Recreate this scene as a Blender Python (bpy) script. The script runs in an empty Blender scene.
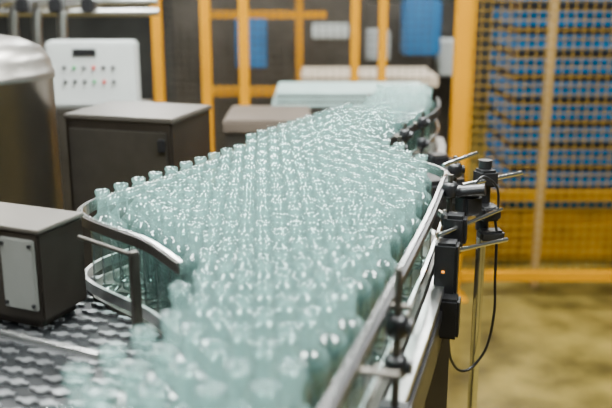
import bpy, math, random
from mathutils import Vector, Matrix
random.seed(7)
S=bpy.context.scene
COL=S.collection

# ---------------------------------------------------------------- materials
def nmat(name):
    m=bpy.data.materials.new(name); m.use_nodes=True
    nt=m.node_tree; nt.nodes.clear()
    o=nt.nodes.new('ShaderNodeOutputMaterial')
    return m,nt,o
def mat(name,col,rough=.5,metal=0,var=0.0,scale=8,bump=0.0,emit=None,es=1,spec=.5):
    m,nt,o=nmat(name)
    b=nt.nodes.new('ShaderNodeBsdfPrincipled')
    b.inputs['Roughness'].default_value=rough
    b.inputs['Metallic'].default_value=metal
    b.inputs['Specular IOR Level'].default_value=spec
    nt.links.new(b.outputs[0],o.inputs[0])
    tc=nt.nodes.new('ShaderNodeTexCoord')
    n=nt.nodes.new('ShaderNodeTexNoise'); n.inputs['Scale'].default_value=scale; n.inputs['Detail'].default_value=5
    nt.links.new(tc.outputs['Object'],n.inputs['Vector'])
    r=nt.nodes.new('ShaderNodeValToRGB')
    c=Vector(col[:3])
    r.color_ramp.elements[0].color=(*(c*(1-var)),1); r.color_ramp.elements[1].color=(*[min(1,x*(1+var)) for x in c],1)
    r.color_ramp.elements[0].position=.3; r.color_ramp.elements[1].position=.7
    nt.links.new(n.outputs['Fac'],r.inputs[0]); nt.links.new(r.outputs[0],b.inputs['Base Color'])
    if bump>0:
        bp=nt.nodes.new('ShaderNodeBump'); bp.inputs['Strength'].default_value=bump; bp.inputs['Distance'].default_value=.01
        nt.links.new(n.outputs['Fac'],bp.inputs['Height']); nt.links.new(bp.outputs[0],b.inputs['Normal'])
    if emit:
        b.inputs['Emission Color'].default_value=(*emit,1); b.inputs['Emission Strength'].default_value=es
    return m
def glass_mat(name='bottle_glass',g0=.08,g1=.85,edge=(.006,.07,.064)):
    m,nt,o=nmat(name)
    N=nt.nodes.new; L=nt.links.new
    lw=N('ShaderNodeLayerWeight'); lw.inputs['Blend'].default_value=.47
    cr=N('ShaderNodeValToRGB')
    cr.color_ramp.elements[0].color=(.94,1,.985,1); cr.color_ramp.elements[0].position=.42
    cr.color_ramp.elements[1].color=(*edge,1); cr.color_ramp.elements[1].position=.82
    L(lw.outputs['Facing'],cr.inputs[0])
    tr=N('ShaderNodeBsdfTransparent'); L(cr.outputs[0],tr.inputs[0])
    df=N('ShaderNodeBsdfDiffuse'); df.inputs[0].default_value=(.58,.94,.89,1)
    tl=N('ShaderNodeBsdfTranslucent'); tl.inputs[0].default_value=(.58,.94,.89,1)
    ad=N('ShaderNodeMixShader'); ad.inputs[0].default_value=.5; L(df.outputs[0],ad.inputs[1]); L(tl.outputs[0],ad.inputs[2])
    # pale haze painted into the thicker neck and finish, for light caught there
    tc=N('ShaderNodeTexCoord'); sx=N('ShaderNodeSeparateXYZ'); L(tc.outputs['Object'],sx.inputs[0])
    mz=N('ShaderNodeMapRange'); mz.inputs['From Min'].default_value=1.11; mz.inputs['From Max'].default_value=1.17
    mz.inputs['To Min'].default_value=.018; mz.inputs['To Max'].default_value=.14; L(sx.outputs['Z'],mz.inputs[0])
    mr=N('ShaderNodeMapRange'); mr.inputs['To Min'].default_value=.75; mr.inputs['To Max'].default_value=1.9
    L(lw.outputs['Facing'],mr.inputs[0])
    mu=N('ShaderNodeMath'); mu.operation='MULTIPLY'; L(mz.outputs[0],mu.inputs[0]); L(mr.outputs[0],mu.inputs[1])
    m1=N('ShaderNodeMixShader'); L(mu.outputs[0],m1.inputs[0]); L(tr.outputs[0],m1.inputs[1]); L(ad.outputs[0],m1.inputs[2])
    gs=N('ShaderNodeBsdfGlossy'); gs.inputs['Roughness'].default_value=.06
    pw=N('ShaderNodeMath'); pw.operation='POWER'; pw.inputs[1].default_value=2.4; L(lw.outputs['Facing'],pw.inputs[0])
    fr=N('ShaderNodeMapRange'); fr.inputs['To Min'].default_value=g0; fr.inputs['To Max'].default_value=g1
    L(pw.outputs[0],fr.inputs[0])
    m2=N('ShaderNodeMixShader'); L(fr.outputs[0],m2.inputs[0]); L(m1.outputs[0],m2.inputs[1]); L(gs.outputs[0],m2.inputs[2])
    L(m2.outputs[0],o.inputs[0])
    return m
M=dict(
 glass=glass_mat(),
 steel=mat('brushed_steel',(.62,.62,.60),.28,1,.12,30),
 bright=mat('polished_steel',(.88,.88,.86),.2,1,.05,20),
 dsteel=mat('dark_steel',(.09,.082,.07),.36,.8,.2,6),
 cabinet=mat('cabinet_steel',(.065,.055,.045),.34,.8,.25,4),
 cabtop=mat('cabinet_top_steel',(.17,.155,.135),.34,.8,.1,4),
 tank=mat('tank_steel',(.25,.235,.21),.34,.9,.12,3),
 black=mat('black_plastic',(.010,.010,.011),.35,0,.2,20),
 belt=mat('belt_dark',(.006,.007,.008),.45,.2,.3,20),
 plate=mat('chain_plate_steel',(.38,.39,.40),.28,.85,.25,40),
 gplate=mat('grey_cover_plate',(.20,.205,.185),.45,.3,.08,10),
 yellow=mat('safety_yellow_paint',(.50,.215,.0),.6,0,.05,5,spec=.02),
 dyellow=mat('worn_yellow_paint',(.25,.12,.002),.6,0,.35,4,spec=.1),
 wire=mat('fence_wire_paint',(.24,.135,.004),.5,.2,.1,10),
 dwire=mat('fence_wire_dark',(.06,.05,.035),.5,.2,.1,10),
 blue=mat('blue_plastic',(.002,.085,.21),.45,0,.2,6,spec=.2),
 lblue=mat('blue_panel',(.01,.13,.32),.45,0,.1,6),
 white=mat('white_enamel',(.50,.53,.51),.4,0,.05,6),
 cream=mat('cream_sheet',(.50,.41,.30),.6,0,.1,6),
 teal=mat('pale_teal_sheet',(.34,.46,.43),.5,0,.1,8),
 brown=mat('dark_board',(.085,.065,.048),.6,0,.2,6),
 tan=mat('tan_post_paint',(.34,.22,.08),.6,0,.1,6),
 red=mat('red_button',(.6,.03,.02),.4), green=mat('green_button',(.02,.35,.1),.4),
 floor=mat('ochre_floor_paint',(.12,.088,.019),.34,0,.7,4,.05,spec=.3),
 wall=mat('factory_wall_paint',(.055,.055,.048),.8,0,.5,1.2),
 led=mat('orange_led',(.9,.3,.02),.4,0,0,5,0,(1,.35,.02),1.5),
 lamp=mat('lamp_tube',(1,1,1),.4,0,0,5,0,(.97,1,.99),60),
 shell=mat('lamp_housing',(.6,.6,.6),.5),
)
# ---------------------------------------------------------------- geometry helpers
class G:
    def __init__(s): s.v=[]; s.f=[]; s.sm=[]
    def add(s,v,f,smooth=False):
        o=len(s.v); s.v+= [tuple(x) for x in v]; s.f+=[tuple(i+o for i in q) for q in f]; s.sm+=[smooth]*len(f)
    def box(s,c,d,yaw=0,bev=0.0):
        c=Vector(c); hx,hy,hz=[k/2 for k in d]
        R=Matrix.Rotation(yaw,3,'Z')
        if bev<=0:
            v=[c+R@Vector((x*hx,y*hy,z*hz)) for x in(-1,1) for y in(-1,1) for z in(-1,1)]
            f=[(0,1,3,2),(4,6,7,5),(0,4,5,1),(2,3,7,6),(0,2,6,4),(1,5,7,3)]
            s.add(v,f); return
        import bmesh
        bm=bmesh.new(); bmesh.ops.create_cube(bm,size=1)
        for w in bm.verts: w.co=Vector((w.co.x*d[0],w.co.y*d[1],w.co.z*d[2]))
        bmesh.ops.bevel(bm,geom=bm.edges[:],offset=bev,segments=2,affect='EDGES')
        bm.verts.index_update()
        s.add([c+R@w.co for w in bm.verts],[[w.index for w in q.verts] for q in bm.faces]); bm.free()
    def cyl(s,a,b,r,n=16,r2=None):
        a=Vector(a); b=Vector(b); r2=r if r2 is None else r2
        z=(b-a).normalized(); x=z.orthogonal().normalized(); y=z.cross(x)
        v=[];f=[]
        for k in range(n):
            t=2*math.pi*k/n; dd=x*math.cos(t)+y*math.sin(t)
            v+= [a+dd*r,b+dd*r2]
        for k in range(n):
            j=(k+1)%n; f.append((2*k,2*j,2*j+1,2*k+1))
        s.add(v,f,True)
        s.add([v[2*k] for k in range(n)],[tuple(range(n))[::-1]]); s.add([v[2*k+1] for k in range(n)],[tuple(range(n))])
    def lathe(s,prof,n=32,c=(0,0,0)):
        v=[];f=[];m=len(prof)
        for k in range(n):
            t=2*math.pi*k/n
            for r,z in prof: v.append((c[0]+r*math.cos(t),c[1]+r*math.sin(t),c[2]+z))
        for k in range(n):
            j=(k+1)%n
            for i in range(m-1): f.append((k*m+i,j*m+i,j*m+i+1,k*m+i+1))
        s.add(v,f,True)
    def tube(s,pts,r,n=10):
        pts=smooth([Vector(p) for p in pts])
        v=[];f=[]
        for i,p in enumerate(pts):
            t=(pts[min(i+1,len(pts)-1)]-pts[max(i-1,0)]).normalized()
            x=t.orthogonal().normalized() if i==0 else (px-t*px.dot(t)).normalized()
            px=x; y=t.cross(x)
            for k in range(n):
                a=2*math.pi*k/n; v.append(p+x*r*math.cos(a)+y*r*math.sin(a))
        for i in range(len(pts)-1):
            for k in range(n):
                j=(k+1)%n; f.append((i*n+k,i*n+j,(i+1)*n+j,(i+1)*n+k))
        s.add(v,f,True)
    def strip(s,path,z0,z1,off0,off1,sm=True):
        P=smooth([Vector((x,y,0)) for x,y in path]) if sm else [Vector((x,y,0)) for x,y in path]
        v=[];f=[]
        for i,p in enumerate(P):
            t=(P[min(i+1,len(P)-1)]-P[max(i-1,0)]).normalized(); nrm=Vector((t.y,-t.x,0))
            for o,z in((off0,z0),(off1,z0),(off1,z1),(off0,z1)): q=p+nrm*o; v.append((q.x,q.y,z))
        for i in range(len(P)-1):
            for k in range(4):
                j=(k+1)%4; f.append((i*4+k,i*4+j,(i+1)*4+j,(i+1)*4+k))
        f.append((0,1,2,3)); e=(len(P)-1)*4; f.append((e+3,e+2,e+1,e))
        s.add(v,f)
    def obj(s,name,m,parent=None):
        me=bpy.data.meshes.new(name); me.from_pydata(s.v,[],s.f); me.update()
        me.polygons.foreach_set('use_smooth',s.sm)
        me.materials.append(M[m])
        ob=bpy.data.objects.new(name,me); COL.objects.link(ob)
        if parent: ob.parent=parent
        return ob
def smooth(P,k=6):
    if len(P)<3: return P
    out=[]
    for i in range(len(P)-1):
        p0=P[max(i-1,0)];p1=P[i];p2=P[i+1];p3=P[min(i+2,len(P)-1)]
        for j in range(k):
            t=j/k
            out.append(.5*((2*p1)+(p2-p0)*t+(2*p0-5*p1+4*p2-p3)*t*t+(3*p1-p0-3*p2+p3)*t**3))
    out.append(P[-1]); return out
def empty(name):
    e=bpy.data.objects.new(name,None); COL.objects.link(e); e.empty_display_size=.1; return e

# ---------------------------------------------------------------- room
g=G(); g.box((0,5,-.05),(14,16,.1)); g.obj('floor','floor')
g=G(); g.box((0,11,2.2),(14,.1,4.4)); g.obj('wall_back','wall')
g=G(); g.box((-6.5,5,2.2),(.1,12,4.4)); g.obj('wall_left','wall')

# ---------------------------------------------------------------- conveyor plan
R=[(-.11,.4),(.0154,.845),(.118,1.2),(.235,1.614),(.313,1.92),(.335,2.02),(.30,2.12),(.225,2.28),(.205,2.40),(.24,2.52),(.42,2.95),(.50,3.2),(.53,3.45)]
Lf=[(-.40,.4),(-.295,.812),(-.206,1.168),(-.205,1.343),(-.282,1.466),(-.375,1.56),(-.43,1.62),(-.457,1.68),(-.442,1.766),(-.38,1.86),(-.28,2.05),(-.06,2.62),(.18,3.0),(.24,3.2),(.26,3.45)]
poly=R+Lf[::-1]
def inside(x,y,P):
    c=False;n=len(P)
    for i in range(n):
        x1,y1=P[i];x2,y2=P[(i+1)%n]
        if (y1>y)!=(y2>y) and x<(x2-x1)*(y-y1)/(y2-y1)+x1: c=not c
    return c
def edist(x,y,P):
    d=9;n=len(P)
    for i in range(n):
        a=Vector(P[i]);b=Vector(P[(i+1)%n]);p=Vector((x,y));ab=b-a
        t=max(0,min(1,(p-a).dot(ab)/ab.dot(ab))); d=min(d,(p-a-ab*t).length)
    return d
# bottles
prof=[(.0,.004),(.018,.002),(.0253,.0),(.0280,.003),(.0286,.008),(.0286,.06),(.0286,.126),(.0283,.134),(.0273,.142),(.0253,.1485),(.0222,.1535),(.0182,.157),(.0148,.1598),(.0127,.163),(.0117,.168),(.0115,.190),(.0118,.192),(.0150,.1932),(.0154,.1952),(.0149,.197),(.0128,.1985),(.0127,.2018),(.0145,.203),(.0152,.206),(.0146,.2112),(.0126,.2115),(.0110,.208),(.0104,.198)]
sp=.0592; th=math.radians(-15); tb_=math.radians(3)
c,s_=math.cos(tb_),math.sin(tb_)
pts=[]
for i in range(-60,60):
    for j in range(-20,90):
        u=(i+.5*(j%2))*sp; w=j*sp*.866
        x=u*c-w*s_; y=u*s_+w*c
        if inside(x,y,poly) and edist(x,y,poly)>.0286:
            pts.append((x+random.uniform(-.0007,.0007),y+random.uniform(-.0007,.0007)))
g=G()
for x,y in pts: g.lathe(prof,28,(x,y,1.0))
g.obj('glass_bottles','glass')
print('bottles',len(pts))

# ---------------------------------------------------------------- main conveyor
cv=empty('bottle_conveyor')
import bmesh
def slab(name,P,z0,z1,m,parent):
    bm=bmesh.new(); vs=[bm.verts.new((x,y,z1)) for x,y in P]; f=bm.faces.new(vs)
    r=bmesh.ops.extrude_face_region(bm,geom=[f])
    for e in r['geom']:
        if isinstance(e,bmesh.types.BMVert): e.co.z=z0
    bmesh.ops.recalc_face_normals(bm,faces=bm.faces); bmesh.ops.triangulate(bm,faces=[q for q in bm.faces if len(q.verts)>4])
    me=bpy.data.meshes.new(name); bm.to_mesh(me); bm.free(); me.materials.append(M[m])
    o=bpy.data.objects.new(name,me); COL.objects.link(o); o.parent=parent; return o
slab('conveyor_bed',poly,.955,.999,'dsteel',cv)
g=G(); g.strip(R,.84,.985,.004,.03); g.obj('side_frame_right','dsteel',cv)
g=G(); g.strip(R,.975,.99,.004,.034); g.obj('side_frame_cap','steel',cv)
RN=R[:8]; RF=R[7:]
g=G(); g.strip(RN,1.150,1.174,0,.007); g.obj('guard_rail_upper','bright',cv)
g=G(); g.strip(RF,1.130,1.156,0,.007); g.obj('guard_rail_far','black',cv)
g=G(); g.strip(R,1.05,1.066,0,.006); g.obj('guard_rail_lower','bright',cv)
g=G(); g.strip(RN,1.154,1.168,.007,.014); g.strip(R,.93,.95,.03,.036); g.obj('guard_rail_backing','black',cv)
LG=Lf[3:]
g=G(); g.strip(LG,1.148,1.172,-.006,0); g.obj('guard_rail_left_upper','bright',cv)
g=G(); g.strip(LG,1.150,1.170,-.011,-.0062); g.obj('guard_rail_left_strip','dsteel',cv)
g=G(); g.strip(LG,1.012,1.034,-.008,0); g.obj('guard_rail_left_lower','steel',cv)
g=G(); g.strip(Lf[8:],.84,.985,-.03,-.004); g.obj('side_frame_left','steel',cv)
g=G()
for x,y in [(.09,1.0),(.30,1.8),(-.28,1.9),(.32,2.6),(.05,2.75),(.45,3.2)]:
    g.box((x,y,.42),(.05,.05,.84))
    g.cyl((x,y,0),(x,y,.02),.05)
g.obj('conveyor_legs','dsteel',cv)
g=G(); g.box((.40,2.50,.96),(.14,.16,.18),.3,.015); g.cyl((.42,2.58,.98),(.48,2.82,.98),.06,24); g.box((.43,2.72,1.05),(.06,.06,.04),.3,.006)
g.obj('drive_gearmotor','black',cv)
def bracket(x,y,nx,ny,top=1.22,zs=(1.165,1.095)):
    g=G(); g.cyl((x,y,.95),(x,y,top),.006); g.cyl((x-nx*.03,y-ny*.03,1.16),(x+nx*.02,y+ny*.02,1.16),.005)
    g.cyl((x-nx*.03,y-ny*.03,1.06),(x+nx*.02,y+ny*.02,1.06),.005); g.obj('bracket_rod','dsteel',cv)
    g=G()
    for z in zs:
        g.lathe([(0,-.017),(.014,-.017),(.018,-.010),(.018,.010),(.014,.017),(0,.017)],16,(x,y,z))
        g.cyl((x+nx*.012,y+ny*.012,z),(x+nx*.024,y+ny*.024,z),.011)
    g.box((x,y,.975),(.05,.035,.05),math.atan2(ny,nx),.004)
    g.obj('bracket_clamp','black',cv)
n=(.962,-.272)
bracket(.135,1.17,*n,1.22,(1.13,1.065)); bracket(.095,.95,*n,1.08,(1.04,)); bracket(.325,1.86,*n,1.2); bracket(.37,2.06,.9,.3,1.2); bracket(.26,2.33,.9,.1,1.2); bracket(.30,2.55,*n,1.2); bracket(.385,2.78,*n,1.2)
g=G(); g.box((-.305,1.43,1.075),(.016,.016,.17),.6,.002); g.cyl((-.42,1.50,1.165),(-.30,1.43,1.15),.004); g.obj('guard_post_left','dsteel',cv)

# ---------------------------------------------------------------- chain table on the left
ct=empty('chain_transfer_conveyor')
g=G(); g.box((-.62,1.25,.965),(.62,1.1,.05),th); g.obj('chain_bed','belt',ct)
g=G(); ex=Vector((math.cos(th),math.sin(th),0)); ey=Vector((-math.sin(th),math.cos(th),0))
org=Vector((-.36,.75,.9925))
outline=[(-.036,-.010),(-.024,-.010),(-.020,-.016),(-.008,-.016),(-.004,-.008),(.006,-.008),(.010,-.016),(.022,-.016),(.026,-.010),(.036,-.010),
         (.036,-.003),(.026,-.003),(.022,.003),(.012,.003),(.006,-.003),(-.004,-.003),(-.008,.003),(-.018,.003),(-.024,-.003),(-.036,-.003)]
for cx in range(7):
    for ry in range(26):
        o=org-ex*(cx*.084)+ey*(ry*.038+ (cx%2)*.012)
        v=[];nn=len(outline)
        for z in(-.002,.003):
            for a,b in outline: p=o+ex*a+ey*b; v.append((p.x,p.y,p.z+z))
        f=[tuple(range(nn,2*nn))]+[(k,(k+1)%nn,nn+(k+1)%nn,nn+k) for k in range(nn)]
        g.add(v,f)
g.obj('chain_plates','plate',ct)
g=G(); g.cyl((-.80,1.445,1.06),(-.322,1.21,1.06),.0075); g.obj('cross_rod','bright',ct)
g=G(); g.box((-.60,1.0,.47),(.05,.05,.94)); g.box((-.55,1.6,.47),(.05,.05,.94)); g.obj('chain_table_legs','dsteel',ct)

# ---------------------------------------------------------------- junction box
jb=empty('steel_junction_box'); e1=Vector((-.92,.39,0)); e2=Vector((.39,.92,0)); A=Vector((-.480,1.452,0))
yaw=math.atan2(-e1.y,-e1.x)
ctr=A+e1*.19+e2*.065
g=G(); g.box((ctr.x,ctr.y,1.10),(.38,.13,.17),yaw,.004); g.box((ctr.x,ctr.y,1.006),(.34,.10,.02),yaw); g.obj('box_body','cabinet',jb)
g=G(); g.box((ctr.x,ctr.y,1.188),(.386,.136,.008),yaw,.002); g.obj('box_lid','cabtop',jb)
pc=A+e1*.045-e2*.004
g=G(); g.box((pc.x,pc.y,1.105),(.075,.008,.135),yaw,.002); g.obj('cover_plate','gplate',jb)
g=G()
for a in(.014,.076):
    for z in(1.048,1.162):
        q=A+e1*a-e2*.008; q2=q-e2*.003; g.cyl((q.x,q.y,z),(q2.x,q2.y,z),.004,10)
g.obj('cover_screws','black',jb)

# ---------------------------------------------------------------- cabinet
cb=empty('steel_cabinet'); B=Vector((-.40,2.5,0)); f1=Vector((-.34,.10,0)).normalized(); f2=Vector((f1.y,-f1.x,0))
if f2.y<0: f2=-f2
yw=math.atan2(-f1.y,-f1.x); cc=B+f1*.18+f2*.15
g=G(); g.box((cc.x,cc.y,.655),(.36,.30,1.11),yw,.006); g.obj('cabinet_body','cabinet',cb)
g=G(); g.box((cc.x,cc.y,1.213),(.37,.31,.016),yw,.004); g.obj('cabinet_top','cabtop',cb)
g=G(); g.box((cc.x,cc.y,.05),(.31,.24,.1),yw); g.obj('cabinet_plinth','black',cb)
g=G(); q=B+f1*.03-f2*.012; g.box((q.x,q.y,1.14),(.02,.02,.04),yw,.003); g.box((q.x,q.y,1.0),(.02,.02,.04),yw,.003); g.obj('cabinet_latches','black',cb)
q=B+f1*.18-f2*.004
g=G(); g.box((q.x,q.y,.68),(.33,.008,1.0),yw,.003); g.obj('cabinet_door','dsteel',cb)

# ---------------------------------------------------------------- tank
tk=empty('steel_tank')
TX,TY=-1.03,2.55
g=G(); g.lathe([(0,.30),(.12,.31),(.22,.36),(.265,.42),(.265,1.33),(.271,1.335),(.271,1.355),(.265,1.36),(.26,1.39),(.235,1.425),(.18,1.45),(.10,1.465),(.0,1.47)],56,(TX,TY,0)); g.obj('tank_shell','tank',tk)
g=G(); 
for a in(.5,2.1,3.7,5.3): g.cyl((TX+.2*math.cos(a),TY+.2*math.sin(a),0),(TX+.2*math.cos(a),TY+.2*math.sin(a),.42),.02)
g.cyl((TX,TY,1.46),(TX,TY,1.62),.035); g.cyl((TX,TY,1.60),(TX,TY,1.62),.06)
g.obj('tank_legs_and_nozzle','steel',tk)

# ---------------------------------------------------------------- control panel behind
cp=empty('control_panel')
g=G(); g.box((-.93,3.75,1.22),(.38,.12,.28),0,.01); g.obj('panel_face','white',cp)
g=G(); g.box((-.93,3.78,.55),(.46,.3,1.06),0,.01); g.obj('panel_cabinet','dsteel',cp)
g=G(); r_=G(); gr=G()
for i in range(6):
    for j in range(2):
        x=-1.04+i*.042; z=1.19+j*.06
        t=(r_ if (i+j)==4 else gr if (i+2*j)==3 else g); t.cyl((x,3.69,z),(x,3.678,z),.008,12)
g.box((-.95,3.686,1.315),(.10,.008,.03))
g.obj('panel_knobs','black',cp); r_.obj('panel_buttons_red','red',cp); gr.obj('panel_buttons_green','green',cp)

# pipes above
pp=empty('pipe_manifold')
g=G()
for k,x in enumerate((-1.5,-1.38,-1.27,-1.15)):
    g.tube([(x,4.1,0),(x,4.1,1.0),(x,4.1,1.44),(x+.05,4.1,1.5),(x+.2,4.1,1.52),(-.7,4.1,1.52+k*.04)],.022)
for z in(1.46,1.56,1.66): g.cyl((-1.8,4.25,z),(-.72,4.25,z),.018)
g.obj('pipes','steel',pp)
g=G()
for x in(-1.45,-1.3,-1.15,-1.0): g.box((x,4.02,1.50),(.06,.08,.07),0,.01)
g.obj('valves','black',pp)

# ---------------------------------------------------------------- fences
def fence(name,x0,x1,y,posts,wm,z0=.12,z1=2.1,sp=.045,yel='yellow',pw=.06,rails=True,r=.0018):
    e=empty(name)
    g=G()
    for x in posts: g.box((x,y,z1/2),(pw,pw,z1),0,.004); g.box((x,y,.005),(pw*2,pw*2,.01))
    if rails:
        g.box(((x0+x1)/2,y,z1),(x1-x0,.04,.04)); g.box(((x0+x1)/2,y,z0),(x1-x0,.04,.05))
    g.obj('frame',yel,e)
    g=G(); nx=int((x1-x0)/sp)
    for i in range(nx+1): g.box((x0+i*sp,y,(z0+z1)/2),(2*r,2*r,z1-z0))
    for j in range(int((z1-z0)/sp)+1): g.box(((x0+x1)/2,y-2*r,z0+j*sp),(x1-x0,2*r,2*r))
    g.obj('wire_mesh',wm,e); return e
fence('safety_fence',.76,2.6,4.19,(.76,2.6),'wire',pw=.075,r=.0022)
fence('safety_fence',-.1,.78,5.3,(.30,.47),'dwire',pw=.05)
fence('safety_fence',-.84,-.1,5.0,(-.86,-.58,-.36),'dwire',pw=.055)
fr=empty('yellow_machine_frame')
g=G()
for x in(-.05,): g.box((x,6.35,.9),(.05,.05,1.8))
g.box((-.3,6.35,1.36),(.9,.06,.05)); g.box((-.3,6.35,.80),(.9,.06,.06))
g.box((1.0,5.4,.9),(.10,.08,1.8)); g.box((1.3,5.6,1.62),(1.2,.08,.12))
g.obj('frame_beams','yellow',fr)
g=G(); g.box((1.8,4.75,.14),(2.0,.06,.20),0,.005); g.box((1.8,4.7,.42),(2.0,.05,.06),0,.005); g.obj('low_barrier','dyellow',fr)
g=G(); g.box((1.24,4.35,1.0),(.035,.035,2.0)); g.obj('tan_post','tan',fr)

# ---------------------------------------------------------------- blue tray stack
bs=empty('blue_tray_stack')
g=G(); d=G(); z=.36
while z<1.70:
    g.box((1.78,5.1,z),(1.25,.62,.085),0,.01)
    g.box((1.78,4.785,z+.036),(1.27,.02,.012))
    d.box((1.78,5.1,z+.065),(1.20,.60,.045)); z+=.130  # black blocks stand in for the shade between trays
g.obj('trays','blue',bs); d.obj('tray_gap_shade','black',bs)
g=G(); g.box((1.78,5.1,.15),(1.3,.66,.3)); g.obj('stack_base','dyellow',bs)

# ---------------------------------------------------------------- background packing tables
tb=empty('packing_table')
g=G(); g.box((.42,5.9,.96),(.9,.6,.07),0,.005); g.obj('table_top','cream',tb)
g=G()
for x in(.05,.8): 
    for y in(5.7,6.1): g.box((x,y,.465),(.05,.05,.93))
g.obj('table_legs','dsteel',tb)
tb=empty('glass_sheet_table')
g=G()
for k in range(3): g.box((.22+.01*k,4.5,1.0+k*.028),(.78,.45,.016),0,.003)
g.obj('sheet_stack','teal',tb)
g=G(); g.box((.22,4.5,.96),(.8,.47,.05))
for k in range(2): g.box((.22,4.5,1.014+k*.028),(.74,.42,.010))
for x in(-.13,.57): 
    for y in(4.32,4.68): g.box((x,y,.47),(.05,.05,.94))
g.obj('table_frame','dsteel',tb)
bx=empty('dark_conveyor_table')
g=G(); g.box((-.17,3.85,1.0),(.38,.45,.06),0,.01); g.obj('board','brown',bx)
g=G(); g.box((-.17,3.85,.89),(.36,.42,.16)); g.obj('apron','dsteel',bx)
g=G()
for x in(-.33,-.01):
    for y in(3.68,4.02): g.box((x,y,.41),(.04,.04,.82))
g.obj('legs','dsteel',bx)

# background machines
bm_=empty('packing_machine')
g=G(); g.box((-.3,7.5,.8),(1.6,.8,1.6),0,.02); g.box((.9,8.2,.7),(.9,.6,1.4),0,.02); g.obj('machine_body','dsteel',bm_)
g=G(); g.box((-.45,7.08,1.1),(.25,.04,.4),0,.01); g.box((.95,7.2,1.22),(.30,.3,.45),0,.02); g.obj('machine_doors','lblue',bm_)
g=G(); g.box((.55,7.6,1.05),(.35,.3,.25),0,.01); g.box((1.25,7.5,.95),(.2,.3,.3),0,.01); g.box((.2,7.05,1.2),(.3,.03,.12),0,.01); g.obj('machine_covers','white',bm_)

# ---------------------------------------------------------------- support post + sensors
sn=empty('photoelectric_sensor')
g=G(); g.cyl((.425,1.97,0),(.425,1.97,1.06),.012); g.cyl((.36,1.9,1.165),(.52,2.0,1.172),.005); g.cyl((.28,1.72,1.10),(.46,1.93,1.10),.0045)
g.cyl((.30,1.78,1.04),(.47,1.90,1.035),.005); g.cyl((.33,2.0,1.19),(.43,2.1,1.20),.0045)
g.obj('mounting_rods','bright',sn)
g=G(); 
g.box((.302,1.73,1.02),(.05,.05,.13),th,.006); g.box((.305,1.69,.93),(.045,.05,.09),th,.006)
g.box((.33,1.80,1.09),(.05,.05,.07),th,.008); g.box((.37,1.87,1.13),(.05,.05,.05),.4,.008)
g.cyl((.425,1.97,1.04),(.425,1.97,1.21),.016); g.box((.425,1.96,1.17),(.045,.05,.04),.3,.006); g.box((.43,1.94,1.09),(.05,.05,.035),.3,.006)
g.box((.44,1.94,1.035),(.06,.04,.025),.1,.006); g.cyl((.34,1.86,1.16),(.40,1.84,1.17),.014)
g.obj('sensor_housings','black',sn)
g=G(); g.box((.290,1.701,1.025),(.006,.004,.004),th); g.obj('sensor_led','led',sn)
g=G(); g.tube([(.44,1.93,1.10),(.452,1.93,1.04),(.455,1.93,.93),(.458,1.93,.84),(.445,1.93,.75),(.41,1.92,.70),(.375,1.9,.70),(.345,1.86,.75),(.325,1.80,.83),(.305,1.72,.90)],.0035)
g.tube([(.37,1.87,1.15),(.40,1.88,1.19),(.44,1.9,1.16),(.45,1.92,1.10)],.003)
g.obj('sensor_cable','black',sn)

# ---------------------------------------------------------------- lamps
def lamp(x,y,z,l,power):
    e=empty('ceiling_lamp'); g=G(); g.box((x,y,z+.05),(.25,l,.06),0,.01); g.cyl((x,y-l/3,z+.08),(x,y-l/3,z+1.0),.008); g.cyl((x,y+l/3,z+.08),(x,y+l/3,z+1.0),.008); g.obj('housing','shell',e)
    g=G(); g.box((x,y,z+.01),(.18,l*.96,.02)); g.obj('tube','lamp',e)
    d=bpy.data.lights.new('lamp_light','AREA'); d.shape='RECTANGLE'; d.size=.3; d.size_y=l; d.energy=power; d.color=(.97,1,.98)
    o=bpy.data.objects.new('lamp_light',d); COL.objects.link(o); o.location=(x,y,z-.02); o.parent=e
for x,y,p in((-1.3,.6,130),(1.2,.8,130),(-1.3,4.0,80),(1.2,4.0,80),(-1.3,7.0,70),(1.2,7.0,70),(0,2.4,200)): lamp(x,y,3.4,1.6,p)

w=bpy.data.worlds.new('World'); S.world=w; w.use_nodes=True
w.node_tree.nodes['Background'].inputs[0].default_value=(.68,.77,.76,1); w.node_tree.nodes['Background'].inputs[1].default_value=.11

cam=bpy.data.cameras.new('camera'); co=bpy.data.objects.new('camera',cam); COL.objects.link(co)
co.location=(0,0,1.63); co.rotation_euler=(math.radians(75),0,0); cam.lens=50; cam.sensor_width=36
cam.dof.use_dof=True; cam.dof.focus_distance=1.9; cam.dof.aperture_fstop=2.2
S.camera=co
